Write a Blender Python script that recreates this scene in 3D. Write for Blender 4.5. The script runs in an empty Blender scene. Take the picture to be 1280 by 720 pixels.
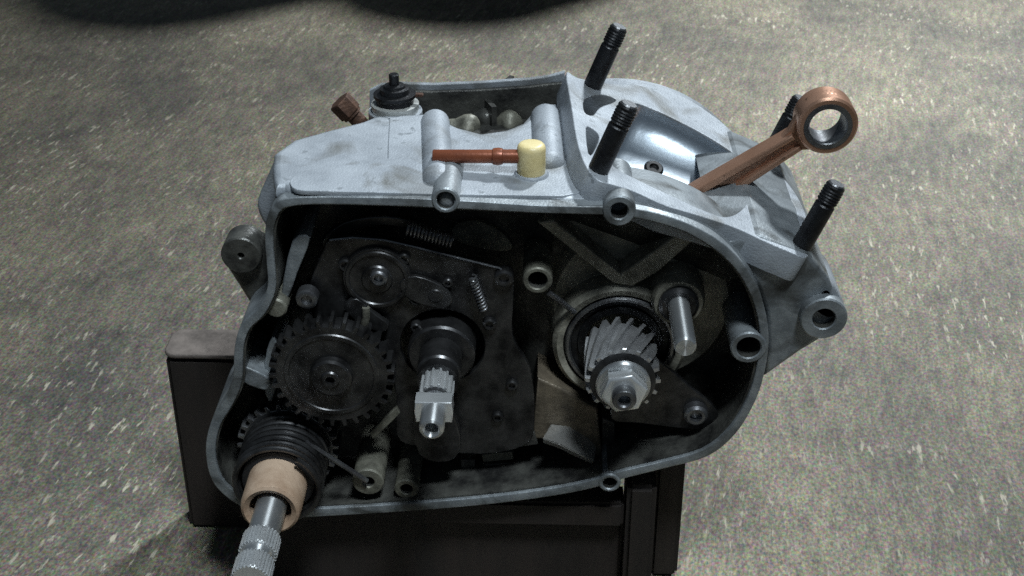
import bpy, bmesh, math, random
from math import sin, cos, pi, radians, atan2, sqrt
from mathutils import Vector, Matrix
random.seed(7)
SC = bpy.context.scene
COL = SC.collection

# ------------------------------------------------------------------ camera
PITCH, YAW, FPX, DIST = radians(30), radians(1.5), 1700.0, 0.75
FWD = Vector((-sin(YAW)*cos(PITCH), cos(YAW)*cos(PITCH), -sin(PITCH)))
RGT = Vector((cos(YAW), sin(YAW), 0))
UPV = RGT.cross(FWD)
def ray(px, py): return FWD + RGT*((px-640)/FPX) - UPV*((py-360)/FPX)
CAM = -DIST*ray(640, 440).normalized()
cd = bpy.data.cameras.new('camera'); cam = bpy.data.objects.new('camera', cd); COL.objects.link(cam)
cam.location = CAM; cam.rotation_euler = (pi/2-PITCH, 0, YAW)
cd.sensor_width = 36; cd.lens = FPX/1280*36; cd.clip_start = .02; cd.clip_end = 60
cd.dof.use_dof = True; cd.dof.focus_distance = .76; cd.dof.aperture_fstop = 36.0
SC.camera = cam
def U(px, py, Y):                      # a point of the engine at depth Y (metres behind the front gasket face)
    d = ray(px, py); return CAM + d*((Y-CAM.y)/d.y)
def UZ(px, py, Z):
    d = ray(px, py); return CAM + d*((Z-CAM.z)/d.z)
def UPL(px, py, p0, n):
    d = ray(px, py); return CAM + d*((p0-CAM).dot(n)/d.dot(n))

# ------------------------------------------------------------------ light
w = bpy.data.worlds.new('World'); SC.world = w; w.use_nodes = True
bg = w.node_tree.nodes['Background']; bg.inputs[0].default_value = (.62, .8, 1, 1); bg.inputs[1].default_value = .072
FLOOR_Z = -.1882
def area(name, loc, target, size, power, colr):
    l = bpy.data.lights.new(name, 'AREA'); l.shape = 'DISK'; l.size = size; l.energy = power; l.color = colr
    o = bpy.data.objects.new(name, l); COL.objects.link(o); o.location = loc
    o.rotation_euler = (Vector(target)-Vector(loc)).to_track_quat('-Z', 'Y').to_euler()
    return o
LAMP = Vector((1.2, 2.3, 2.7))
main = area('ceiling_lamp', LAMP, (.62, .86, FLOOR_Z), .28, 25, (.89, .96, 1.0)); main.data.spread = radians(54)
work = area('front_lamp', (.30, -.70, 1.75), (-.07, -.05, 0), .36, 1.0, (.84, .94, 1.0)); work.data.spread = radians(29)
SC.view_settings.view_transform = 'Standard'; SC.view_settings.look = 'None'
SC.view_settings.exposure = 0; SC.view_settings.gamma = 1; SC.view_settings.use_curve_mapping = False
SC.render.engine = 'CYCLES'
SC.cycles.use_denoising = False
SC.cycles.max_bounces = 6; SC.cycles.sample_clamp_indirect = 1.2; SC.cycles.sample_clamp_direct = 4; SC.cycles.blur_glossy = 1.0
SC.cycles.caustics_reflective = False; SC.cycles.caustics_refractive = False

# ------------------------------------------------------------------ materials
def mat(name, c1, c2=None, metal=0.0, rough=.5, scale=60, bump=.0, bscale=400, rvar=.15, stretch=None, spec=.5, speck=None, stain=None):
    m = bpy.data.materials.new(name); m.use_nodes = True
    nt = m.node_tree; N = nt.nodes; L = nt.links
    b = N['Principled BSDF']; b.inputs['Metallic'].default_value = metal
    b.inputs['Specular IOR Level'].default_value = spec
    tc = N.new('ShaderNodeTexCoord'); src = tc.outputs['Object']
    if stretch:
        mp = N.new('ShaderNodeMapping'); mp.inputs['Scale'].default_value = stretch
        L.new(src, mp.inputs[0]); src = mp.outputs[0]
    n = N.new('ShaderNodeTexNoise'); n.inputs['Scale'].default_value = scale; n.inputs['Detail'].default_value = 8
    n.inputs['Roughness'].default_value = .65
    L.new(src, n.inputs['Vector'])
    r = N.new('ShaderNodeValToRGB'); r.color_ramp.elements[0].position = .36; r.color_ramp.elements[1].position = .64
    r.color_ramp.elements[0].color = (*(c2 or c1), 1); r.color_ramp.elements[1].color = (*c1, 1)
    L.new(n.outputs['Fac'], r.inputs[0]); col = r.outputs[0]
    if speck:                              # grit and pale chips
        n3 = N.new('ShaderNodeTexNoise'); n3.inputs['Scale'].default_value = speck[1]; n3.inputs['Detail'].default_value = 3
        L.new(src, n3.inputs['Vector'])
        r3 = N.new('ShaderNodeValToRGB'); r3.color_ramp.elements[0].position = speck[2]; r3.color_ramp.elements[1].position = speck[2]+.06
        L.new(n3.outputs['Fac'], r3.inputs[0])
        mx = N.new('ShaderNodeMix'); mx.data_type = 'RGBA'
        L.new(r3.outputs[0], mx.inputs[0]); L.new(col, mx.inputs[6]); mx.inputs[7].default_value = (*speck[0], 1)
        col = mx.outputs[2]
    if stain:                              # oil smears and fingerprints
        n4 = N.new('ShaderNodeTexNoise'); n4.inputs['Scale'].default_value = stain[1]; n4.inputs['Detail'].default_value = 7; n4.inputs['Distortion'].default_value = 1.2
        L.new(src, n4.inputs['Vector'])
        r4 = N.new('ShaderNodeValToRGB'); r4.color_ramp.elements[0].position = stain[2]; r4.color_ramp.elements[1].position = stain[2]+.16
        r4.color_ramp.elements[1].color = (stain[3],)*3+(1,)
        L.new(n4.outputs['Fac'], r4.inputs[0])
        mx = N.new('ShaderNodeMix'); mx.data_type = 'RGBA'
        L.new(r4.outputs[0], mx.inputs[0]); L.new(col, mx.inputs[6]); mx.inputs[7].default_value = (*stain[0], 1); col = mx.outputs[2]
    L.new(col, b.inputs['Base Color'])
    mr = N.new('ShaderNodeMapRange'); mr.inputs[3].default_value = min(1, rough+rvar); mr.inputs[4].default_value = max(.05, rough-rvar)
    L.new(n.outputs['Fac'], mr.inputs[0]); L.new(mr.outputs[0], b.inputs['Roughness'])
    if bump:
        n2 = N.new('ShaderNodeTexNoise'); n2.inputs['Scale'].default_value = bscale; n2.inputs['Detail'].default_value = 5
        L.new(src, n2.inputs['Vector'])
        bp = N.new('ShaderNodeBump'); bp.inputs['Strength'].default_value = bump; bp.inputs['Distance'].default_value = .001
        L.new(n2.outputs['Fac'], bp.inputs['Height']); L.new(bp.outputs[0], b.inputs['Normal'])
    return m
M = dict(
 alu=mat('cast_aluminium', (.42,.455,.495), (.25,.275,.305), .2, .48, 24, .35, 900, speck=((.24,.265,.29), 160, .64), stain=((.13,.13,.12), 20, .51, .85)),
 rim=mat('gasket_face_aluminium', (.34,.37,.39), (.18,.20,.215), .4, .45, 70, .25, 700, stain=((.05,.05,.045), 30, .52, .8)),
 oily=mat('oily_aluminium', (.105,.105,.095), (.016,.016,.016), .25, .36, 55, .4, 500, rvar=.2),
 stained=mat('oil_stained_aluminium', (.24,.235,.19), (.07,.068,.055), .25, .5, 70, .4, 500),
 chamber=mat('polished_web_rim', (.66,.74,.82), (.50,.57,.64), .92, .27, 30, .08, 300, rvar=.06),
 steel=mat('bright_steel', (.80,.82,.83), (.64,.66,.67), .88, .36, 40, 0, 900, rvar=.05),
 grey=mat('grey_steel', (.30,.31,.32), (.14,.14,.15), .9, .38, 80, .2, 600),
 dark=mat('dark_oily_steel', (.10,.10,.102), (.022,.022,.023), .8, .34, 60, .06, 500),
 black=mat('black_steel', (.035,.037,.04), (.014,.014,.016), .6, .38, 120, .3, 800),
 copper=mat('coppered_steel', (.62,.36,.245), (.44,.24,.155), .65, .34, 35, .1, 500, speck=((.20,.12,.08), 300, .66)),
 rust=mat('rusty_steel', (.16,.085,.055), (.07,.04,.03), .5, .6, 150, .5, 600),
 redtube=mat('red_brown_tube', (.30,.095,.045), (.20,.06,.03), .35, .35, 60, .1, 600),
 yellow=mat('yellowed_plastic', (.78,.66,.36), (.66,.53,.24), 0, .42, 80, .15, 500),
 beige=mat('beige_nylon', (.54,.40,.29), (.36,.24,.16), 0, .5, 60, .2, 500),
 washer=mat('pale_washer', (.62,.63,.60), (.40,.41,.40), .4, .4, 80, .1, 500),
 rubber=mat('black_rubber', (.02,.02,.022), (.012,.012,.013), 0, .5, 90, .1, 500),
 wood=mat('dark_wood', (.026,.019,.016), (.010,.008,.007), 0, .7, 30, .6, 120, stretch=(1,1,.12)),
 woodend=mat('grey_top_wood', (.15,.125,.11), (.065,.053,.046), 0, .75, 60, .6, 200),
 warm=mat('warm_stained_aluminium', (.20,.165,.12), (.06,.05,.038), .3, .45, 60, .4, 500),
 bright=mat('rubbed_aluminium', (.62,.62,.60), (.38,.37,.35), .8, .32, 70, .2, 500),
 gear=mat('oily_gear_steel', (.74,.75,.76), (.40,.40,.41), .8, .28, 60, .1, 500),
 castin=mat('grimy_inner_casting', (.40,.385,.32), (.13,.125,.10), .2, .5, 60, .4, 500),
 chrome=mat('ground_steel', (.86,.88,.89), (.72,.74,.75), .7, .24, 60, 0, 500, rvar=.06),
 drum=mat('dark_shadow_drum', (.03,.03,.035), (.02,.02,.022), 0, .5, 30),  # only for the added shadow casters
)
def turned(m):                     # lathe-turned: highlights spread along the axis
    nt = m.node_tree; b = nt.nodes['Principled BSDF']; t = nt.nodes.new('ShaderNodeTangent'); t.direction_type = 'RADIAL'; t.axis = 'Y'
    b.inputs['Anisotropic'].default_value = .9; b.inputs['Anisotropic Rotation'].default_value = .25; nt.links.new(t.outputs[0], b.inputs['Tangent'])
turned(M['steel'])

# ------------------------------------------------------------------ mesh helpers
def finish(me, sharp=35):
    me.polygons.foreach_set('use_smooth', [True]*len(me.polygons))
    me.set_sharp_from_angle(angle=radians(sharp)); me.update()
def put(name, me, m, parent=None, sharp=35, label=None):
    finish(me, sharp); me.name = name
    if m is not None: me.materials.clear(); me.materials.append(M[m])
    o = bpy.data.objects.new(name, me); COL.objects.link(o)
    if parent is not None:
        o.parent = parent
        pw = Vector()
        q = parent
        while q is not None: pw += q.location; q = q.parent
        o.matrix_parent_inverse = Matrix.Identity(4); o.location = -pw    # mesh data is written in place coordinates
    if label: o['label'] = label
    return o
def from_bm(bm):
    bmesh.ops.recalc_face_normals(bm, faces=bm.faces[:])
    me = bpy.data.meshes.new('m'); bm.to_mesh(me); bm.free(); return me
def smooth(pts, n=5):                     # closed Catmull-Rom
    out = []; k = len(pts)
    for i in range(k):
        p0, p1, p2, p3 = (Vector(pts[(i+j-1) % k]) for j in range(4))
        for s in range(n):
            t = s/n
            out.append(.5*((2*p1)+(p2-p0)*t+(2*p0-5*p1+4*p2-p3)*t*t+(3*p1-p0-3*p2+p3)*t**3))
    return [(p[0], p[1]) for p in out]
def circ(c, r, n=32): return [(c[0]+r*cos(2*pi*i/n), c[1]+r*sin(2*pi*i/n)) for i in range(n)]
def fill(loops, thick, bevel=0, res=2):
    """2D outline with holes, thick along local z, centred on 0"""
    cu = bpy.data.curves.new('c', 'CURVE'); cu.dimensions = '2D'; cu.fill_mode = 'BOTH'
    cu.extrude = max(thick/2-bevel, 1e-5)
    if bevel: cu.bevel_depth = bevel; cu.bevel_resolution = res; cu.offset = -bevel
    for lp in loops:
        sp = cu.splines.new('POLY'); sp.points.add(len(lp)-1); sp.use_cyclic_u = True
        for p, q in zip(sp.points, lp): p.co = (q[0], q[1], 0, 1)
    ob = bpy.data.objects.new('c', cu); COL.objects.link(ob)
    dg = bpy.context.evaluated_depsgraph_get()
    me = bpy.data.meshes.new_from_object(ob.evaluated_get(dg))
    bpy.data.objects.remove(ob); bpy.data.curves.remove(cu)
    return me
def plateY(loops, y0, y1, bevel=0, res=2):      # outlines in (X, Z); between depths y0 and y1
    me = fill(loops, abs(y1-y0), bevel, res)
    ym = (y0+y1)/2
    me.transform(Matrix(((1,0,0,0),(0,0,-1,ym),(0,1,0,0),(0,0,0,1)))); return me
def plateZ(loops, z0, z1, bevel=0, res=2):      # outlines in (X, Y)
    me = fill(loops, abs(z1-z0), bevel, res); me.transform(Matrix.Translation((0,0,(z0+z1)/2))); return me
def xz(px, py, Y): p = U(px, py, Y); return (p.x, p.z)
def polyY(pxs, Y): return [xz(a, b, Y) for a, b in pxs]
def frame(axis):
    a = Vector(axis).normalized()
    t = Vector((0,0,1)) if abs(a.z) < .9 else Vector((1,0,0))
    u = t.cross(a).normalized(); return u, a.cross(u), a
def lathe(prof, c, axis=(0,1,0), n=40, bm=None):
    """prof: (radius, distance along axis)"""
    own = bm is None
    bm = bm or bmesh.new(); u, v, a = frame(axis); c = Vector(c); rings = []
    for r, h in prof:
        if r < 1e-6: rings.append([bm.verts.new(c+a*h)])
        else: rings.append([bm.verts.new(c+a*h+(u*cos(2*pi*i/n)+v*sin(2*pi*i/n))*r) for i in range(n)])
    for A, B in zip(rings, rings[1:]):
        for i in range(n):
            j = (i+1) % n
            f = [A[i % len(A)], A[j % len(A)], B[j % len(B)], B[i % len(B)]]
            f = [x for k, x in enumerate(f) if x not in f[:k]]
            if len(f) > 2: bm.faces.new(f)
    return from_bm(bm) if own else bm
def tube(path, r, n=10, cyc=False, bm=None):
    own = bm is None
    bm = bm or bmesh.new(); path = [Vector(p) for p in path]; rings = []; u = None
    for i, p in enumerate(path):
        a = (path[min(i+1, len(path)-1)]-path[max(i-1, 0)]).normalized()
        if u is None: u = frame(a)[0]
        u = (u-a*u.dot(a)).normalized(); v = a.cross(u)
        rr = r[i] if isinstance(r, (list, tuple)) else r
        rings.append([bm.verts.new(p+(u*cos(2*pi*k/n)+v*sin(2*pi*k/n))*rr) for k in range(n)])
    for A, B in zip(rings, rings[1:]):
        for k in range(n): bm.faces.new((A[k], A[(k+1) % n], B[(k+1) % n], B[k]))
    bm.faces.new(rings[0]); bm.faces.new(rings[-1])
    return from_bm(bm) if own else bm
def helix(c, axis, r, h0, h1, turns, wire, n=28, ph=0):
    u, v, a = frame(axis); c = Vector(c); k = int(turns*n)
    return [c+a*(h0+(h1-h0)*i/k)+(u*cos(2*pi*i/n+ph)+v*sin(2*pi*i/n+ph))*r for i in range(k+1)]
def twist_prism(outline, c, y0, y1, twist=0, layers=8, cham=.0006):
    """toothed outline (local x, z) swept along Y with a twist"""
    bm = bmesh.new(); rings = []
    ys = [(y0, 1-cham/.02)]+[(y0+cham+(y1-y0-2*cham)*i/layers, 1) for i in range(layers+1)]+[(y1, 1-cham/.02)]
    for y, s in ys:
        t = twist*(y-y0)/(y1-y0)
        rings.append([bm.verts.new((c[0]+s*(x*cos(t)-z*sin(t)), y, c[1]+s*(x*sin(t)+z*cos(t)))) for x, z in outline])
    k = len(outline)
    for A, B in zip(rings, rings[1:]):
        for i in range(k): bm.faces.new((A[i], A[(i+1) % k], B[(i+1) % k], B[i]))
    bm.faces.new(rings[0]); bm.faces.new(rings[-1])
    return from_bm(bm)
def gear_outline(n, ro, ri, c=(0,0), rot=0):
    pts = []
    for i in range(n):
        for fr, r in ((-.30, ri), (-.24, ri), (-.13, ro), (.13, ro), (.24, ri), (.30, ri)):
            a = rot+2*pi*(i+fr)/n; pts.append((c[0]+r*cos(a), c[1]+r*sin(a)))
    return pts
def hexa(c, r, rot=0): return [(c[0]+r*cos(rot+pi/3*i), c[1]+r*sin(rot+pi/3*i)) for i in range(6)]
def box(p0, p1, bev=.002):
    bm = bmesh.new(); bmesh.ops.create_cube(bm, size=1)
    s = [abs(b-a) for a, b in zip(p0, p1)]; c = [(a+b)/2 for a, b in zip(p0, p1)]
    for v in bm.verts: v.co = Vector((v.co.x*s[0]+c[0], v.co.y*s[1]+c[1], v.co.z*s[2]+c[2]))
    if bev: bmesh.ops.bevel(bm, geom=bm.edges[:], offset=bev, segments=2, affect='EDGES')
    return from_bm(bm)
def empty(name, loc, label, cat):
    o = bpy.data.objects.new(name, None); COL.objects.link(o); o.location = loc; o.empty_display_size = .05
    o['label'] = label; o['category'] = cat; return o

# ------------------------------------------------------------------ floor
def floor_material():
    m = bpy.data.materials.new('worn_trowelled_concrete'); m.use_nodes = True
    nt = m.node_tree; N = nt.nodes; L = nt.links; b = N['Principled BSDF']
    tc = N.new('ShaderNodeTexCoord')
    warp = N.new('ShaderNodeTexNoise'); warp.inputs['Scale'].default_value = 1.6; warp.inputs['Detail'].default_value = 2
    L.new(tc.outputs['Object'], warp.inputs['Vector'])
    sub = N.new('ShaderNodeVectorMath'); sub.operation = 'MULTIPLY_ADD'
    sub.inputs[1].default_value = (.10, .10, 0); L.new(warp.outputs['Color'], sub.inputs[0]); L.new(tc.outputs['Object'], sub.inputs[2])
    rot = N.new('ShaderNodeMapping'); rot.inputs['Rotation'].default_value = (0, 0, radians(10)); L.new(sub.outputs[0], rot.inputs[0])
    def noise(scale, st, detail=4, rough=.6):
        mp = N.new('ShaderNodeMapping'); mp.inputs['Scale'].default_value = (*st, 1); L.new(rot.outputs[0], mp.inputs[0])
        n = N.new('ShaderNodeTexNoise'); n.inputs['Scale'].default_value = scale; n.inputs['Detail'].default_value = detail
        n.inputs['Roughness'].default_value = rough; L.new(mp.outputs[0], n.inputs['Vector']); return n.outputs['Fac']
    def ramp(s, a, b_, ca, cb):
        r = N.new('ShaderNodeValToRGB'); r.color_ramp.elements[0].position = a; r.color_ramp.elements[1].position = b_
        r.color_ramp.elements[0].color = (*ca, 1); r.color_ramp.elements[1].color = (*cb, 1); L.new(s, r.inputs[0]); return r.outputs[0]
    def mix(f, a, b_, mode='MIX', k=None):
        x = N.new('ShaderNodeMix'); x.data_type = 'RGBA'; x.blend_type = mode
        if k is None: L.new(f, x.inputs[0])
        else: x.inputs[0].default_value = k
        L.new(a, x.inputs[6])
        if isinstance(b_, tuple): x.inputs[7].default_value = (*b_, 1)
        else: L.new(b_, x.inputs[7])
        return x.outputs[2]
    patch = noise(3.6, (1, .8), 8, .66)
    col = ramp(patch, .33, .68, (.082, .079, .074), (.252, .228, .180))
    mid = noise(115, (1, .24), 6, .75)
    col = mix(None, col, ramp(mid, .3, .72, (.34,)*3, (1.75, 1.68, 1.54)), 'MULTIPLY', .72)
    fine = noise(520, (1, .5), 3, .7)
    col = mix(None, col, ramp(fine, .3, .7, (.4, .43, .45), (1.65, 1.6, 1.5)), 'MULTIPLY', .9)
    gr = N.new('ShaderNodeTexNoise'); gr.inputs['Scale'].default_value = 420; gr.inputs['Detail'].default_value = 2; L.new(tc.outputs['Object'], gr.inputs['Vector'])
    sat = N.new('ShaderNodeHueSaturation'); sat.inputs['Saturation'].default_value = 1.5; sat.inputs['Value'].default_value = 1.9; L.new(gr.outputs['Color'], sat.inputs['Color'])
    col = mix(None, col, sat.outputs[0], 'MULTIPLY', .6)
    chips = noise(200, (1, .22), 3, .6)
    area_ = noise(7, (1, 1), 3)
    cf = N.new('ShaderNodeMath'); cf.operation = 'MULTIPLY'
    L.new(ramp(chips, .595, .67, (0,)*3, (1,)*3), cf.inputs[0]); L.new(ramp(area_, .40, .62, (.06,)*3, (1,)*3), cf.inputs[1])
    col = mix(cf.outputs[0], col, (.46, .42, .33))
    pits = noise(260, (1, .35), 2)
    col = mix(ramp(pits, .30, .37, (.7,)*3, (0,)*3), col, (.06, .06, .06))
    L.new(col, b.inputs['Base Color']); b.inputs['Roughness'].default_value = .72
    b.inputs['Specular IOR Level'].default_value = .3
    bp = N.new('ShaderNodeBump'); bp.inputs['Strength'].default_value = .5; bp.inputs['Distance'].default_value = .002
    L.new(mid, bp.inputs['Height']); L.new(bp.outputs[0], b.inputs['Normal'])
    return m
bm = bmesh.new(); bmesh.ops.create_grid(bm, x_segments=1, y_segments=1, size=5)
fl = bpy.data.objects.new('floor', from_bm(bm)); COL.objects.link(fl); fl.location = (0, 1, FLOOR_Z)
fl.data.materials.append(floor_material()); fl['kind'] = 'structure'

# ------------------------------------------------------------------ wooden stand
SY = .085
stand = empty('wooden_stand', (0, .06, FLOOR_Z), 'low dark wooden stand carrying the stripped engine', 'stand')
lx0, lx1 = U(205, 445, .07).x, U(330, 445, .07).x
zt = U(240, 445, .07).z
L_board = put('side_board', box((lx0, .07, FLOOR_Z), (lx1, .098, zt-.002), .003), 'wood', stand)
def rr(x0_, y0_, x1_, y1_, r, n=5):
    o = []
    for cx, cy, a0 in ((x1_-r, y1_-r, 0), (x0_+r, y1_-r, pi/2), (x0_+r, y0_+r, pi), (x1_-r, y0_+r, 1.5*pi)):
        o += [(cx+r*cos(a0+pi/2*i/n), cy+r*sin(a0+pi/2*i/n)) for i in range(n+1)]
    return o
put('board_end', plateZ([rr(lx0-.001, .069, lx1, .100, .008)], zt-.0019, zt+.0012, .0012), 'woodend', L_board)  # top slab in a paler wood than the board below it
case_bot = U(600, 632, 0).z
R0, R1 = U(783, 640, .004).x, U(820, 640, .004).x
put('leg', box((R0, .004, FLOOR_Z), (R1, .036, case_bot+.012), .003), 'wood', stand)
put('leg', box((R1+.001, .030, FLOOR_Z), (U(852, 650, .03).x, .058, case_bot+.022), .003), 'wood', stand)
zb = case_bot-.004
put('front_rail', box((U(300, 650, .008).x, .008, zb-.018), (R0-.001, .03, zb), .002), 'wood', stand)
put('apron_board', box((U(320, 650, .016).x, .016, FLOOR_Z+.004), (R0-.001, .028, zb-.0185), .002), 'wood', stand)
put('rear_rail', box((lx1+.001, .07, zb-.03), (R1, .098, zb), .002), 'wood', stand)
# ------------------------------------------------------------------ engine
engine = empty('motorcycle_engine', (0, .06, case_bot), 'stripped grey two-stroke motorcycle engine with open crankcase and copper connecting rod', 'engine')
RIM = [(331,300),(333,275),(342,256),(358,248),(400,246),(460,246.5),(520,248),(600,252),(660,256),(720,258),(773,259),(820,266),(866,282),
       (905,305),(935,337),(953,375),(961,418),(957,460),(945,500),(920,542),(884,571),(830,586),(775,600),(735,612),(680,622),(600,632),
       (500,640),(400,646),(340,648),(295,630),(266,603),(257,565),(263,530),(280,500),(291,475),(293,435),(302,405),(322,385),(334,360),(333,330)]
RIMIN = [(341,305),(343,281),(351,264),(366,258),(400,256),(460,257),(520,259),(600,263),(660,266),(720,268),(773,270),(815,277),(858,291),
       (896,314),(924,343),(942,379),(950,418),(946,458),(935,496),(912,535),(879,562),(828,577),(773,590),(733,602),(680,612),(600,622),
       (500,630),(400,636),(345,637),(303,621),(277,598),(269,565),(275,533),(291,506),(302,478),(304,437),(312,412),(331,393),(344,364),(343,330)]
OUT = smooth(polyY(RIM, 0), 4); INN = smooth(polyY(RIMIN, 0), 4)
case = put('crankcase', plateY([OUT, INN], 0, .052, .0008), 'rim', engine, 30)
# oily inside of the wall and the web behind it
CR = U(776, 445, .015); MS = U(552, 440, .012); KS = U(351, 590, -.01); LG = U(415, 466, 0)
def shrink(lp, d):
    c = Vector((sum(p[0] for p in lp)/len(lp), sum(p[1] for p in lp)/len(lp)))
    return [tuple(Vector(p)+(c-Vector(p)).normalized()*d) for p in lp]
iw = put('inner_wall', plateY([shrink(INN, -.0006), shrink(INN, .0012)], .0022, .0515), 'oily', case, 30)
put('back_web', plateY([shrink(INN, -.001)], .0495, .0535), 'oily', case)

# screw bosses round the rim
def boss(px, py, Y0, Y1, ro, ri, m='rim', par=None, name='screw_boss', hole='oily'):
    c = U(px, py, Y0)
    d = Y1-Y0
    me = lathe([(0, d*.75), (ri*.95, d*.75), (ri, .0008), (ri+.0006, 0), (ro-.0008, 0), (ro, .0008), (ro, d), (0, d)], c, n=28)
    o = put(name, me, m, par or case)
    me.materials.append(M[hole])
    rr = ri*1.08
    for p in me.polygons:
        if (Vector((p.center.x, 0, p.center.z))-Vector((c.x, 0, c.z))).length < rr and p.center.y > Y0+.0015: p.material_index = 1
    return o
for px, py, ro, ri in ((557,251,.0074,.0048),(774,264,.0088,.0046),(936,435,.0100,.0066),(762,604,.0066,.0042)):
    boss(px, py, -.0008, .046, ro, ri)
def drill(o, cuts):
    bmc = bmesh.new()
    for c, r in cuts: lathe([(0,-.01),(r,-.01),(r,.04),(0,.04)], c, n=28, bm=bmc)
    cm = from_bm(bmc); co = bpy.data.objects.new('c', cm); COL.objects.link(co)
    md = o.modifiers.new('b', 'BOOLEAN'); md.object = co; md.operation = 'DIFFERENCE'; md.solver = 'EXACT'
    dg = bpy.context.evaluated_depsgraph_get(); me = bpy.data.meshes.new_from_object(o.evaluated_get(dg))
    o.modifiers.clear(); o.data = me; finish(me, 30); bpy.data.objects.remove(co)
for o_ in (case, iw): drill(o_, [(U(px, py, 0), r*.97) for px, py, r in ((557,251,.0048),(774,264,.0046),(936,435,.0066),(762,604,.0042))])
boss(460, 603, .002, .05, .0094, .0036, 'stained')
boss(508, 612, .004, .05, .0072, .0036, 'stained')

# ---- gearbox top
ztop0 = U(450, 246.5, 0).z+.0012; x0 = U(450, 246, 0).x
SL = (U(700, 258, 0).z-U(450, 246.5, 0).z)/(U(700, 258, 0).x-x0)
def topz(x): return ztop0+SL*(x-x0)
def shear(me):
    for v in me.vertices: v.co.z += SL*(v.co.x-x0)
    me.update(); return me
def xy(px, py, dz=0):
    z = ztop0
    for _ in range(6): p = UZ(px, py, z+dz); z = topz(p.x)
    return (p.x, p.y)
front_y = .0065
def plan(pxs, dz=0): return [xy(a, b, dz) for a, b in pxs]
fx = lambda px: xy(px, 247)[0]
rear = plan([(342,190),(366,173),(410,161),(450,151),(470,143),(527,141),(540,133),(556,149),(575,158),(602,165),(630,161),(652,152),(666,136),(684,128),(716,128)])
body = [(fx(356), front_y), (fx(349), front_y+.002)] + plan([(344,232),(341.5,222),(340,207)]) + rear + [(xy(722,200)[0], .05), (xy(738,245)[0], front_y)]
me = shear(plateZ([body], ztop0-.0095, ztop0, .0042, 3))
gb = put('gearbox_housing', me, 'alu', engine, 30)
deep = [(a, max(b, .0545)) for a, b in body]
deep = [q for i, q in enumerate(deep) if (Vector(q)-Vector(deep[i-1])).length > 1e-5]
put('rear_wall', shear(plateZ([shrink(deep, .0006)], ztop0-.11, ztop0-.006)), 'alu', gb, 30)
# the raised pad of the casting with its sharp step
pad = smooth(plan([(362,226),(370,217),(380,212.5),(430,205.5),(475,199),(483.5,197.6),(484.5,197),(484.8,195.5),(485,182),(486,163),(487,148),(487.4,146.6),(489,146),(526,143),(540,140),(556,153),(602,169),(640,164),(662,150),(690,140),(706,150),(712,200),(724,240),(640,243),(560,242),(480,240),(400,238),(370,236)], .0011), 3)
put('raised_pad', shear(plateZ([pad], ztop0-.002, ztop0+.0008, .0005, 1)), 'alu', gb, 30)
# half-round screw columns lying across the top
def column(pa, pb, r, zc, name='screw_column'):
    a = Vector((*xy(*pa), 0)); b = Vector((*xy(*pb), 0)); a.z = topz(a.x)+zc; b.z = topz(b.x)+zc
    d = (b-a).normalized(); n = 8
    path = []; rad = []
    for i in range(n): t = i/(n-1)*pi/2; path.append(a-d*(r*.9*(cos(t)))+d*r*.2); rad.append(max(r*sin(t), .0003))
    for i in range(n): t = i/(n-1)*pi/2; path.append(b+d*(r*.9*sin(t))); rad.append(max(r*cos(t), .0003))
    return put(name, tube(path, rad, 28), 'alu', gb, 60)
column((548,228), (544,152), .0085, -.0012)
column((686,206), (682,146), .0090, -.0012)
column((560,243), (558,222), .0062, -.0022)
# socket and tube with yellow cap
T0 = Vector((*xy(664, 219), 0)); T0.z = topz(T0.x)
put('tube_socket', lathe([(.0045,.0005),(.0068,.002),(.0085,.0022),(.0096,.0008),(.010,-.004),(0,-.004)], T0, (0,0,1)), 'alu', gb)
cap = put('breather_cap', lathe([(0,.0),(.0074,.0),(.0076,.001),(.0077,.0140),(.0074,.0156),(.0064,.0168),(.0048,.0173),(0,.0171)], T0+Vector((0,0,.0015)), (0,0,1)), 'yellow', engine, label='yellowed plastic cap on the end of the red brown tube')
cz = T0.z+.0110
tl = U(541, 197, T0.y); tl.z = (tl.z+cz)/2
ta = Vector((T0.x-.004, T0.y, cz)); tb = Vector((U(541, 197, T0.y).x, T0.y+.001, cz-.001))
L_ = (ta-tb).length
me = lathe([(0,.004),(.0022,.004),(.0026,0),(.0034,0),(.0037,.0006),(.0037,L_-.017),(.0044,L_-.0165),(.0048,L_-.014),(.0044,L_-.0115),(.0038,L_-.011),(.0038,L_),(0,L_)], tb, ta-tb, 24)
put('breather_tube', me, 'redtube', cap)

# neutral switch and rusty bolt at the rear corner
Q = Vector((*xy(494, 132), 0)); Q.z = topz(Q.x)
sw = put('switch_washer', lathe([(0,-.004),(.0138,-.004),(.0142,0),(.0142,.0016),(.0122,.002),(0,.002)], Q, (0,0,1)), 'washer', engine)
put('neutral_switch', lathe([(0,.002),(.0112,.002),(.0112,.0045),(.0126,.006),(.0126,.0078),(.0090,.0082),(.0086,.0112),(.0066,.0116),(.0060,.013),(.0030,.0134),(.0030,.0195),(.0024,.020),(0,.020)], Q, (0,0,1), 28), 'black', sw)
put('terminal_clip', box(Q+Vector((.009,-.002,.006)), Q+Vector((.017,.002,.0078)), .0005), 'rust', sw)
put('switch_seat', lathe([(0,-.02),(.0165,-.02),(.016,-.003),(0,-.003)], Q, (0,0,1)), 'alu', gb)
B0 = U(447, 150, Q.y-.004); B1 = U(418, 120, Q.y-.004); ax = (B1-B0).normalized()
put('drain_bolt', lathe([(0,-.012),(.0046,-.012),(.0046,.004),(.0062,.0042),(.0062,.0055)]+[(0,.0055)], B0, ax, 20), 'rust', gb)
me = fill([hexa((0,0), .0074)], .0105, .0008); u_, v_, a_ = frame(ax)
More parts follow.
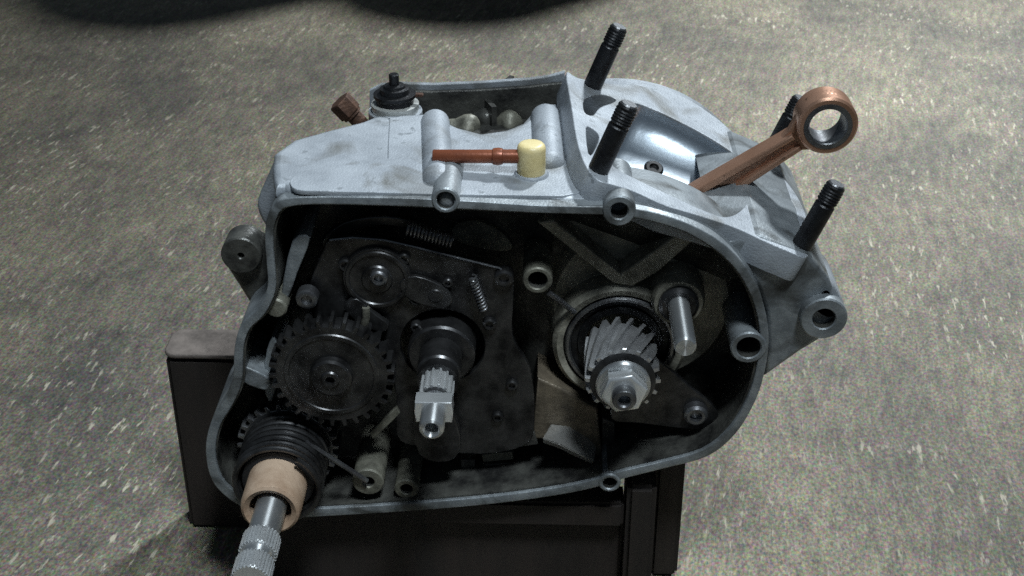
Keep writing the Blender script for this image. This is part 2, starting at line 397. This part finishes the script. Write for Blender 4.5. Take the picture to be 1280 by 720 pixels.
me.transform(Matrix.Translation(B0+ax*.0108) @ Matrix((u_, v_, a_)).transposed().to_4x4()); put('bolt_head', me, 'rust', gb)

# open pocket behind the gearbox top, closed by the thin rear flange
pz = ztop0-.024
pk = plan([(525,160),(720,160)])
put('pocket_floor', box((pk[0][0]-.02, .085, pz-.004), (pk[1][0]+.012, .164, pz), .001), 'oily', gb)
fa, fb = U(462, 108, .163), U(706, 99, .163)
fz = polyY([(462,113),(476,106),(500,104),(540,105.5),(600,103),(660,99),(684,96),(706,90),(706,175),(462,180)], .163)
rear_case = put('rear_crankcase_half', plateY([fz], .1625, .1665, .0006), 'alu', engine)
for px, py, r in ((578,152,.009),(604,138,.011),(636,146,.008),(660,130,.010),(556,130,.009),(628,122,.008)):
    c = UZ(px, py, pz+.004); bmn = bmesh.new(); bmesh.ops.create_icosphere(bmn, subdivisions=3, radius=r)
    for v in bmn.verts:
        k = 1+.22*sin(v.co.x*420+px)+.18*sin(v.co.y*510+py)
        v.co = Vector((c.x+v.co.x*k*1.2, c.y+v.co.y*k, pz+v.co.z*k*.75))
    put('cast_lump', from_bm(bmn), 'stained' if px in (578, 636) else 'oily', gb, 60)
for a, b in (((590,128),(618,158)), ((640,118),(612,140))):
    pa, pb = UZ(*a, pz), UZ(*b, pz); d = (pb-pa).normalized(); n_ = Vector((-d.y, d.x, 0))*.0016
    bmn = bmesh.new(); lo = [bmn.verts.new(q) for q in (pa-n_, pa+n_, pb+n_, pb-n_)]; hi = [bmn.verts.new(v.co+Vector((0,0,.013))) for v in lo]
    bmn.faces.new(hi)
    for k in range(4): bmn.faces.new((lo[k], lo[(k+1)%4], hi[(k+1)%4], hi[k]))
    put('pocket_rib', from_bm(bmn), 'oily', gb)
put('flange_dark_face', plateY([polyY([(476,116),(500,112),(540,113),(600,111),(660,107),(690,103),(704,102),(704,175),(476,178)], .161)], .1585, .1622, .0008), 'oily', rear_case)  # separate darker sheet over the front face of the flange
# pale lobe of the rear half beyond the left shoulder
lobe = smooth(polyY([(322,256),(334,222),(347,199),(372,198),(380,260),(350,300),(336,286)], .070), 4)
put('rear_lobe', plateY([lobe], .068, .080, .002), 'alu', gb)

# ---- cylinder deck, square to the studs
SF, SB = .020, .139
s2 = U(748, 212, SF); s4 = U(1002, 307, SF)
eu = (s4-s2).normalized(); ew = Vector((-eu.z, 0, eu.x))
if ew.z < 0: ew = -ew
ev = Vector((0,1,0)); P = (s4-s2).length
DM = Matrix((eu, ev, ew)).transposed().to_4x4(); DM.translation = s2
def dk(px, py): q = UPL(px, py, s2, ew)-s2; return (q.dot(eu), q.dot(ev))
cu_, cv_ = P/2, (SB-SF)/2
m_ = .0145
v0, v1, u0, u1 = -m_, SB-SF+m_, -m_-.003, P+m_-.006
def rrect(u0, v0, u1, v1, r, n=6):
    o = []
    for cx, cy, a0 in ((u1-r, v1-r, 0), (u0+r, v1-r, pi/2), (u0+r, v0+r, pi), (u1-r, v0+r, 1.5*pi)):
        o += [(cx+r*cos(a0+pi/2*i/n), cy+r*sin(a0+pi/2*i/n)) for i in range(n+1)]
    return o
deck_px = [(708,91),(722,97),(757,104),(800,107),(850,119),(895,147),(935,182),(973,216),(992,238),(1006,264),(1013,296),(1009,321),
           (985,314),(955,301),(920,285),(875,270),(832,257),(795,240),(766,231),(746,224),(731,205),(721,175),(714,132)]
deck_out = smooth([dk(a, b) for a, b in deck_px], 4)
HR = .0455
hole = smooth([dk(a, b) for a, b in ((792,129),(820,138),(850,152),(882,169),(912,188),(931,206),(941,232),(930,259),(908,271),(880,263),(845,247),(800,226),(768,208),(761,190),(766,168),(777,142))], 4)
pockA = smooth([dk(a, b) for a, b in ((731,124),(750,118),(769,123),(766,128),(750,134),(741,144),(731,140))], 3)
pockB = smooth([dk(a, b) for a, b in ((733,160),(741,161),(749,171),(743,188),(736,192))], 3)
pockC = smooth([dk(a, b) for a, b in ((975,237),(988,249),(996,266),(995,283),(974,279),(962,262),(966,246))], 3)
me = fill([deck_out, hole, pockA, pockB, pockC], .016, .0006); me.transform(Matrix.Translation((0,0,-.008))); me.transform(DM)
deck = put('cylinder_deck', me, 'alu', engine)
# deeper neck behind the timing cavity
me = fill([rrect(u0+.004, .034, u1-.004, v1-.006, .006)], .05, 0)
bmn = bmesh.new(); bmn.from_mesh(me)
for f in [f for f in bmn.faces if abs(f.normal.z) > .9]: bmn.faces.remove(f)
me = from_bm(bmn); me.transform(Matrix.Translation((0,0,-.0415))); me.transform(DM)
put('neck_wall', me, 'alu', deck)
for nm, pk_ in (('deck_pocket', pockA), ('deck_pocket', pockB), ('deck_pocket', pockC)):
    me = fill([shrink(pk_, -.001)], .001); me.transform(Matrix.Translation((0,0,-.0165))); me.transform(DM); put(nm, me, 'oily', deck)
# sheet added between timing cavity and crank chamber to stop lamp light leaking through
bmn = bmesh.new()
row = [[bmn.verts.new(DM @ Vector((u, v, w_))) for u in (-.012, .03, .06, .09, P-.004)] for v, w_ in ((-.004, -.0162), (.006, -.022), (.020, -.040), (.031, -.070))]
for A, B in zip(row, row[1:]):
    for k in range(4): bmn.faces.new((A[k], A[k+1], B[k+1], B[k]))
put('chamber_leak_sheet', from_bm(bmn), 'oily', deck, 60)
# crank chamber and crank webs below the bore
hu = [q[0] for q in hole]; hv = [q[1] for q in hole]
bcu, bcv = (min(hu)+max(hu))/2, (min(hv)+max(hv))/2; AU, AV, AW = (max(hu)-min(hu))/2+.004, (max(hv)-min(hv))/2+.004, .058
bmn = bmesh.new(); rings = []
NB = len(hole); AW = .036; SU, SV = bcu-.032, bcv-.012      # lowest point of the bowl
for k in range(17):
    t = k/16*radians(90)
    rings.append([bmn.verts.new(DM @ Vector((SU+(q[0]-SU)*(cos(t)*.997), SV+(q[1]-SV)*(cos(t)*.997), -.0012-AW*sin(t)))) for q in hole] if k < 16 else [bmn.verts.new(DM @ Vector((SU, SV, -.0012-AW)))])
for A, B in zip(rings, rings[1:]):
    for i in range(NB):
        k = (i+1) % NB
        bmn.faces.new((A[i], A[k], B[k], B[i]) if len(B) > 1 else (A[i], A[k], B[0]))
for f in [f for f in bmn.faces if f.calc_center_median().y < .056]: bmn.faces.remove(f)
chamber = put('crank_chamber', from_bm(bmn), 'chamber', engine, 80)
from mathutils.bvhtree import BVHTree
bt = BVHTree.FromPolygons([v.co.copy() for v in chamber.data.vertices], [tuple(p.vertices) for p in chamber.data.polygons])
def on_bowl(px, py):
    q, n, i_, d_ = bt.ray_cast(CAM+ray(px, py)*.3, ray(px, py))
    if n.dot(ray(px, py)) > 0: n = -n
    return q, n
c, n_ = on_bowl(817, 211)
put('drain_hole', lathe([(0,.0003),(.0024,.0003),(.0030,.0016),(.0048,.0016),(.0060,.0006),(.0066,-.003),(0,-.003)], c, n_, 20), 'dark', chamber)
WR = .070; cc = Vector((CR.x, .08, CR.z))
for y0, y1 in ((.060, .0705), (.0885, .100)):
    put('crank_web', lathe([(0,y0),(WR-.012,y0),(WR-.010,y0+.002),(WR-.010,y1-.002),(WR-.012,y1),(0,y1)], (cc.x, 0, cc.z), n=96), 'grey', engine)
# studs
def stud(px_uv):
    u, v = px_uv; b = s2+eu*u+ev*v
    prof = [(0,-.0015),(.0056,-.0015),(.0056,.0265),(.0050,.0272),(.0050,.0284),(.0056,.0290)]
    for i in range(5): h = .0292+i*.0017; prof += [(.0057, h), (.0052, h+.00085)]
    prof += [(.0054,.0382),(.0048,.0392),(0,.0392)]
    return lathe(prof, (0,0,0), ew, 24), b
sme, _ = stud((0,0))
finish(sme); sme.materials.append(M['black'])
for uv in ((0,0),(P,0),(0,SB-SF),(P,SB-SF)):
    o = bpy.data.objects.new('stud', sme); COL.objects.link(o); o.parent = engine
    b = s2+eu*uv[0]+ev*uv[1]; o.location = b-engine.location
    t = bpy.data.objects.new('stud_tip', bpy.data.meshes.get('stud_tip') or lathe([(0,.0394),(.0046,.0394),(.0040,.0402),(0,.0402)], (0,0,0), ew, 24))
    if not t.data.materials: t.data.name = 'stud_tip'; t.data.materials.append(M['grey'])
    COL.objects.link(t); t.parent = o

# rear flywheel housing, round behind the deck
def circ3(a, b, c):
    ax_, ay, bx, by, cx, cy = *a, *b, *c
    d = 2*(ax_*(by-cy)+bx*(cy-ay)+cx*(ay-by))
    ux = ((ax_**2+ay**2)*(by-cy)+(bx**2+by**2)*(cy-ay)+(cx**2+cy**2)*(ay-by))/d
    uy = ((ax_**2+ay**2)*(cx-bx)+(bx**2+by**2)*(ax_-cx)+(cx**2+cy**2)*(bx-ax_))/d
    return (ux, uy), sqrt((ax_-ux)**2+(ay-uy)**2)
RY = .158
fc, fr = circ3(xz(762,105,RY), xz(850,119,RY), xz(935,182,RY))
put('flywheel_housing', lathe([(0,0),(fr-.014,0),(fr-.012,.0),(fr-.008,.004),(fr-.008,.03),(fr-.012,.034),(0,.034)], (fc[0], RY, fc[1]), n=96), 'alu', rear_case)

# front of the case with its mounting lug
fb_ = polyY([(893,303),(921,322),(944,352),(957,388),(959,430),(955,469),(1000,437),(1022,424),(1046,394),(1047,374),(1036,346),(1012,318),(950,292)], .012)
front = put('front_housing', plateY([fb_], .010, .150, .0025), 'rim', engine)
boss(1030, 399, .004, .050, .0128, .0062, 'rim', front, 'mounting_lug')
lug_t = polyY([(1006,376),(1028,392),(1050,384),(1047,360),(1034,344),(1016,350)], .02)
put('lug_web', plateY([smooth(lug_t, 5)], .010, .05, .004, 3), 'alu', front)
# left mounting lug
ll = polyY([(278,315),(286,300),(304,294),(330,300),(338,340),(336,392),(322,385),(300,352)], .035)
put('rear_lug_arm', plateY([smooth(ll, 3)], .030, .044, .003), 'oily', case)
boss(301, 320, .024, .040, .0112, .0016, 'oily', case, 'mounting_lug')

# ---- connecting rod
RYc = .0795
se = U(1035, 158, RYc-.009); se = Vector((se.x, RYc, se.z))
dn = U(848, 262, RYc); rd = Vector((dn.x-se.x, 0, dn.z-se.z)).normalized(); rn = Vector((-rd.z, 0, rd.x))
RO, RI, WD = .0168, .0108, .0095
def rodpt(t, s): p = se+rd*t+rn*s; return (p.x, p.z)
LEN = .125
half = lambda t: .0052+.0032*min(1, max(0, (t-.02)/.09))
outl = []
ang0 = atan2(rd.z, rd.x)
ts = [.0145, .019, .026, .04, .06, .08, .1, LEN]
hw = lambda t: half(t)+.0052*max(0, (1-(t-.0145)/.013))**2
outl += [rodpt(t, hw(t)) for t in reversed(ts)]
a1 = atan2(hw(.0145), .0145)
sgn = 1
for i in range(1, 36):
    a = a1+(2*pi-2*a1)*i/36; outl.append(rodpt(RO*1.0*cos(a)*1.0, RO*sin(a)))
outl += [rodpt(t, -hw(t)) for t in ts]
rod = put('connecting_rod', plateY([outl, circ((se.x, se.z), RI+.0025, 40)], RYc-.0030, RYc+.0030, .0006), 'copper', engine)
put('small_end', lathe([(RI+.0026,-WD),(RO-.0012,-WD),(RO,-WD+.0014),(RO,WD-.0014),(RO-.0012,WD),(RI+.0026,WD),(RI+.0026,-WD)], se, n=48), 'copper', rod)
put('bush', lathe([(RI-.0006,-WD+.0004),(RI,-WD-.0004),(RI+.0026,-WD-.0004),(RI+.0026,WD),(RI,WD),(RI-.0006,WD-.0004),(RI-.0006,-WD+.0004)], se, n=48), 'grey', rod, label='dark grey steel bush in the small end')
for s in (1, -1):                     # flanges of the I section
    fl_ = [rodpt(t, s*(half(t)+.0004)) for t in ts[1:]]+[rodpt(t, s*(half(t)*.46)) for t in reversed(ts[1:])]
    put('rod_flange', plateY([fl_], RYc-.0068, RYc+.0068, .0010), 'copper', rod)

# ---- timing side: primary pinion
put('bearing_housing', lathe([(.0325,.0),(.036,-.001),(.0385,.002),(.040,.024),(.0325,.024),(.0325,.0)], (CR.x, .027, CR.z), n=56), 'castin', case)
brg = put('crank_bearing', lathe([(.0195,0),(.024,-.0006),(.0245,.001),(.0275,.001),(.0280,-.0012),(.0318,-.0012),(.0322,0),(.0322,.018),(.0195,.018)], (CR.x, .029, CR.z), n=56), 'black', engine)
put('oil_seal', lathe([(.0282,-.002),(.0292,-.0034),(.0306,-.0034),(.0314,-.002)], (CR.x, .029, CR.z), n=56), 'grey', brg)
pin = put('primary_pinion', twist_prism(gear_outline(16, .0208, .0164), (CR.x, CR.z), -.010, .024, radians(-40), 12), 'gear', engine, 28)
put('crank_collar', lathe([(0,-.0126),(.0160,-.0122),(.0180,-.0110),(.0180,-.0100),(0,-.0100)], (CR.x, 0, CR.z), n=40), 'dark', pin)
put('flange_washer', lathe([(0,-.0152),(.0142,-.0156),(.0150,-.0146),(.0150,-.0130),(0,-.0130)], (CR.x, 0, CR.z), n=40), 'steel', pin)
me = plateY([hexa((CR.x, CR.z), .0130, .2)], -.0235, -.0153, .0020, 3); put('crank_nut', me, 'chrome', pin)
put('crank_end', lathe([(0,-.0225),(.0028,-.0225),(.0032,-.0292),(.0040,-.0300),(.0060,-.0296),(.0066,-.0285),(.0066,-.0225)], (CR.x, 0, CR.z), n=28), 'grey', pin)
# retaining plate and its screw
tp = smooth(polyY([(806,452),(826,452),(862,482),(896,512),(890,534),(868,536),(800,528),(764,522),(776,480)], .018), 4)
rp = put('retaining_plate', plateY([tp], .017, .0205, .0006), 'dark', engine)
def screw(px, py, Y, r, m='grey', par=None, name='screw', h=.005, slot=True):
    c = U(px, py, Y)
    o = put(name, lathe([(0,-h*.35),(r*.5,-h*.35),(r*.5,-h*.95),(r*.72,-h),(r*.95,-h*.75),(r,-h*.3),(r,.004),(0,.004)], c, n=24), m, par or engine)
    return o
screw(869, 514, .017, .0072, 'grey', rp, h=.006)
# dowel pin with collar
dp = U(848, 378, .022)
dc = put('pin_collar', lathe([(.006,-.004),(.0092,-.0046),(.0112,-.003),(.0112,.02),(.006,.02)], dp, n=36), 'dark', engine)
put('dowel_pin', lathe([(0,-.047),(.0050,-.047),(.0058,-.0458),(.0060,-.0445),(.0060,.02),(0,.02)], dp, n=32), 'steel', dc)
put('pin_boss', lathe([(.0,-.001),(.0135,-.001),(.015,.002),(.016,.027),(0,.027)], dp, n=36), 'castin', case)
# V ribs of the chamber wall
for rb in ([(672,276),(692,273),(780,344),(766,352)], [(766,352),(776,340),(852,286),(872,294),(822,338),(790,356)]):
    put('wall_rib', plateY([polyY(rb, .028)], .026, .05, .0012), 'castin', case)
fillp = polyY([(694,276),(850,284),(775,338)], .040)
put('rib_pocket', plateY([fillp], .041, .0485), 'castin', case)
put('chamber_bulge', lathe([(0,-.004),(.050,-.002),(.056,.006),(.058,.010),(0,.010)], (CR.x+.012, .044, CR.z+.018), n=48), 'castin', case)
# ring boss and cotter
rbs = boss(672, 351, .014, .05, .0082, .0052, 'stained', case, 'ring_boss')
put('locating_rod', tube([U(686,366,.016), U(700,376,.02), U(718,390,.026)], .0017, 8), 'grey', rbs)
# oil catch web
ow = put('oil_web', plateY([polyY([(672,470),(700,482),(746,508),(752,566),(740,574),(690,548),(664,546)], .024)], .022, .05, .0015), 'warm', case)
bmn = bmesh.new()
top_ = [U(*q, .024) for q in ((690,528),(712,530),(734,544),(746,556))]; bot_ = [U(*q, .006) for q in ((678,548),(700,556),(724,568),(742,576))]
lo_ = [q+Vector((0,.004,-.006)) for q in bot_]; bk_ = [q+Vector((0,.004,-.006)) for q in top_]
R_ = [[bmn.verts.new(q) for q in r] for r in (top_, bot_, lo_, bk_)]
for A, B in zip(R_, R_[1:]+R_[:1]):
    for k in range(3): bmn.faces.new((A[k], A[k+1], B[k+1], B[k]))
bmn.faces.new([r[0] for r in R_]); bmn.faces.new([r[3] for r in R_])
bmesh.ops.bevel(bmn, geom=bmn.edges[:], offset=.0007, segments=2, affect='EDGES')
put('oil_lip', from_bm(bmn), 'bright', ow, label='shiny worn lip along the lower edge of the oil web')
put('web_leg', plateY([polyY([(752,520),(768,526),(770,600),(752,596)], .03)], .028, .05, .001), 'oily', case)
put('sump_rib', plateY([polyY([(770,566),(860,548),(884,560),(830,584),(774,596)], .036)], .036, .05, .0015), 'stained', case)

# ---- gear selector plate and fittings
sp_ = smooth(polyY([(404,312),(412,299),(440,296),(480,299),(560,319),(624,334),(640,344),(642,370),(641,420),(662,458),(668,510),(660,552),(600,566),(520,556),(496,540),(492,470),(440,420),(392,396),(386,360)], .020), 3)
spl = put('selector_plate', plateY([sp_, circ((MS.x, MS.z), .024, 40)], .0185, .0225, .0006), 'dark', engine)
edge = [U(a, b, .0178) for a, b in ((412,300),(440,297),(480,300),(520,309),(560,319),(600,329),(624,335),(637,343),(641,352))]
put('edge_glint', tube(edge, .0007, 6), 'grey', spl)  # lighter strip laid on as the glint along the plate's top edge
c = U(472, 346, .0185)
cam_ = put('detent_cam', lathe([(0,-.004),(.008,-.004),(.0088,-.003),(.0185,-.003),(.0192,-.002),(.0192,.001),(0,.001)], c, n=40), 'dark', spl)
put('cam_ring', lathe([(.0150,-.0032),(.0156,-.0040),(.0172,-.0040),(.0178,-.0032)], c, n=40), 'dark', spl)
screw(474, 345, .0145, .0050, 'grey', spl, 'cam_screw', .004)
screw(545, 366, .0180, .0050, 'dark', spl, h=.004); screw(384, 372, .0120, .0062, 'grey', spl, h=.003)
screw(630, 346, .0182, .0055, 'dark', spl, h=.003); screw(520, 372, .0180, .0040, 'dark', spl, h=.003)
for px, py, Y, r in ((432,330,.0182,.0042),(505,322,.0182,.0036),(560,352,.0182,.0030),(612,404,.0182,.0040),(520,408,.0182,.0032),(640,480,.0182,.0036),(622,520,.0182,.0034)):
    screw(px, py, Y, r, 'dark', spl, h=.0026)
lk = smooth(polyY([(500,352),(520,344),(552,356),(566,372),(556,384),(530,380),(508,370)], .016), 3)
put('pawl', plateY([lk], .0145, .0178, .0006), 'dark', spl)
lk = smooth(polyY([(430,384),(446,372),(470,392),(486,404),(478,414),(452,404)], .014), 3)
put('pawl', plateY([lk], .0125, .0165, .0006), 'dark', spl)
c = U(458, 396, .012); put('detent_spring', tube([c+Vector((0,0,.006)), c, c-Vector((.002,0,.007))], .0022, 10), 'stained', spl)
s0, s1 = U(508, 284, .022), U(566, 301, .022)
put('return_spring', tube(helix(s0, s1-s0, .0040, 0, (s1-s0).length, 13, .0006, 12), .00075, 6), 'grey', spl)
s0, s1 = U(590, 346, .014), U(605, 388, .014)
put('pawl_spring', tube(helix(s0, s1-s0, .0022, 0, (s1-s0).length, 11, .0004, 10), .0006, 5), 'grey', spl)
ga = smooth(polyY([(566,296),(590,288),(622,300),(640,322),(618,326),(570,314)], .034), 4)
put('gasket_patch', plateY([ga], .046, .0492), 'stained', case)
aw = polyY([(402,300),(430,276),(480,268),(520,276),(520,286),(480,280),(440,288),(414,308)], .030)
put('selector_arm', plateY([smooth(aw, 3)], .028, .034, .001), 'dark', spl)
for rb in ([(366,300),(388,296),(372,340),(360,372),(352,368)], [(334,436),(344,420),(350,452),(340,500),(330,480)]):
    put('wall_rib', plateY([smooth(polyY(rb, .014), 3)], .012, .048, .001), 'rim', case)
put('wall_rib', plateY([smooth(polyY([(300,455),(330,466),(340,476),(332,486),(302,474)], .008), 3)], .006, .046, .001), 'rim', case)
c = U(345, 386, .004); put('thread_insert', lathe([(0,0),(.005,0),(.006,.001),(.006,.04),(0,.04)], c, n=20), 'stained', case)

# ---- main shaft
MX, MZ = MS.x, MS.z
ms = put('clutch_shaft', lathe([(0,.05),(.0122,.05),(.0122,-.010),(.0112,-.0112),(.0112,-.018),(0,-.018)], (MX, 0, MZ), n=40), 'dark', engine)
put('shaft_bush', lathe([(.0123,.008),(.0178,.008),(.0190,.0092),(.0190,.03),(.0123,.03)], (MX, 0, MZ), n=44), 'dark', ms)
put('shaft_spline', twist_prism(gear_outline(14, .0094, .0080), (MX, MZ), -.034, -.016, 0, 2), 'chrome', ms, 25)
me = plateY([[(MX-.0096, MZ-.0060),(MX+.0096, MZ-.0060),(MX+.0102, MZ),(MX+.0096, MZ+.0068),(MX-.0096, MZ+.0068),(MX-.0102, MZ)]], -.0475, -.0375, .0008); put('shaft_flat', me, 'chrome', ms)
put('shaft_groove', lathe([(0,-.0376),(.0078,-.0376),(.0078,-.034),(0,-.034)], (MX, 0, MZ), n=28), 'grey', ms)
put('shaft_end', lathe([(0,-.052),(.0032,-.052),(.0036,-.0614),(.0046,-.0624),(.0060,-.0618),(.0066,-.0605),(.0066,-.0474)], (MX, 0, MZ), n=32), 'steel', ms)
lv = polyY([(516,520),(548,510),(566,520),(576,560),(560,580),(524,572)], .004)
put('shift_pawl', plateY([smooth(lv, 3)], .006, .012, .001), 'dark', spl)
lk = polyY([(462,540),(478,524),(496,508),(500,516),(480,536),(466,548)], .010)
put('link', plateY([lk], .009, .012, .0006), 'stained', spl)
for r_ in ([(602,566),(640,562),(642,572),(604,576)], [(606,578),(654,575),(656,588),(608,592)], [(576,572),(594,572),(594,592),(576,592)]):
    put('slot_bar', plateY([polyY(r_, .03)], .028, .05, .0008), 'stained' if r_[0][0] == 602 else 'oily', case)
put('chain_guide', plateY([polyY([(600,548),(668,540),(672,556),(604,566)], .02)], .02, .05, .001), 'oily', case)

# ---- idler gear
lgc = (LG.x, LG.z)
lg = put('idler_gear', plateY([gear_outline(30, .0352, .0312, lgc, .05), circ(lgc, .0058, 24)], -.002, .0095, .0004, 1), 'dark', engine, 28)
put('gear_hub', lathe([(.0045,-.0066),(.0105,-.0066),(.0118,-.0055),(.0122,-.002),(.0045,-.002)], (LG.x, 0, LG.z), n=36), 'dark', lg)
put('gear_face_ring', lathe([(.0235,-.0021),(.0240,-.0028),(.0262,-.0028),(.0268,-.0021)], (LG.x, 0, LG.z), n=48), 'dark', lg)
put('gear_shaft', lathe([(0,-.004),(.0022,-.004),(.0026,-.008),(.0046,-.008),(.0054,-.007),(.0054,.05),(0,.05)], (LG.x, 0, LG.z), n=28), 'dark', lg)

# ---- kickstart shaft
KX, KZ = KS.x, KS.z
kg = put('kick_gear', plateY([gear_outline(26, .0300, .0265, (KX, KZ))], .014, .030, .0004, 1), 'grey', engine, 28)
ks = put('kick_shaft', lathe([(0,.03),(.0086,.03),(.0086,-.0672),(.0078,-.0682),(0,-.0682)], (KX, 0, KZ), n=40), 'steel', engine)
put('shaft_spline', twist_prism(gear_outline(30, .0104, .0094), (KX, KZ), -.0812, -.0680, 0, 2, .0008), 'chrome', ks, 22)
put('clamp_groove', lathe([(0,-.0872),(.0080,-.0872),(.0070,-.0842),(.0080,-.0812),(0,-.0812)], (KX, 0, KZ), n=36), 'steel', ks)
put('shaft_spline', twist_prism(gear_outline(30, .0104, .0094), (KX, KZ), -.1010, -.0872, 0, 2, .0008), 'chrome', ks, 22)
put('nylon_collar', lathe([(.0112,-.0250),(.0118,-.0436),(.0146,-.0452),(.0162,-.0440),(.0168,-.0420),(.0170,-.012),(.0112,-.012)], (KX, 0, KZ), n=44), 'beige', ks, label='beige nylon collar round the kick shaft')
put('collar_core', lathe([(.0087,-.0300),(.0116,-.0290),(.0116,-.02),(.0087,-.02)], (KX, 0, KZ), n=32), 'rubber', ks)
hp = helix((KX, 0, KZ), (0,-1,0), .0242, -.010, .0245, 7, .0015, 40, ph=1.0)
post = U(459, 601, .0)
tail = [hp[0]+(hp[0]-hp[1]).normalized()*.004, ]
kspr = put('kick_spring', tube(hp, .00175, 10), 'dark', ks)
uu = Vector((KX+.0242*cos(radians(52)), -.006, KZ+.0242*sin(radians(52))))
put('spring_tail', tube([uu, uu.lerp(post, .5), post], .0015, 8), 'grey', kspr)
put('spring_seat', lathe([(.009,.012),(.0235,.012),(.0255,.0105),(.0255,.0085),(.009,.0085)], (KX, 0, KZ), n=44), 'dark', ks)
put('spring_core', lathe([(.0171,-.020),(.0205,-.019),(.0210,.009),(.0171,.009)], (KX, 0, KZ), n=40), 'rubber', ks)

# ------------------------------------------------------------------ two made-up drums, unseen beyond the far edge, added to cast shadows into view
def shadow_drum_at(x, y, r, h, label):
    p = Vector((x, y, FLOOR_Z)); e = empty('shadow_drum', p, label, 'drum'); e['group'] = 'unseen drums added as shadow casters'
    put('shadow_drum_body', lathe([(0,0),(r,0),(r,.004),(r*.98,.01),(r*.98,h*.33),(r,h*.34),(r,h*.36),(r*.98,h*.37),(r*.98,h-.01),(r,h-.004),(r,h),(r*.93,h),(r*.93,h-.008),(0,h-.008)], p, (0,0,1), 48), 'drum', e)
    put('shadow_drum_cap', lathe([(0,h+.004),(r*.16,h+.004),(r*.18,h),(r*.18,h-.01),(0,h-.01)], p+Vector((r*.55,0,0)), (0,0,1), 20), 'drum', e)
shadow_drum_at(-.118, 1.497, .155, .70, 'tall dark unseen drum added to cast a shadow, the left one of two')
shadow_drum_at(.205, 1.512, .155, .70, 'tall dark unseen drum added to cast a shadow, the right one of two')
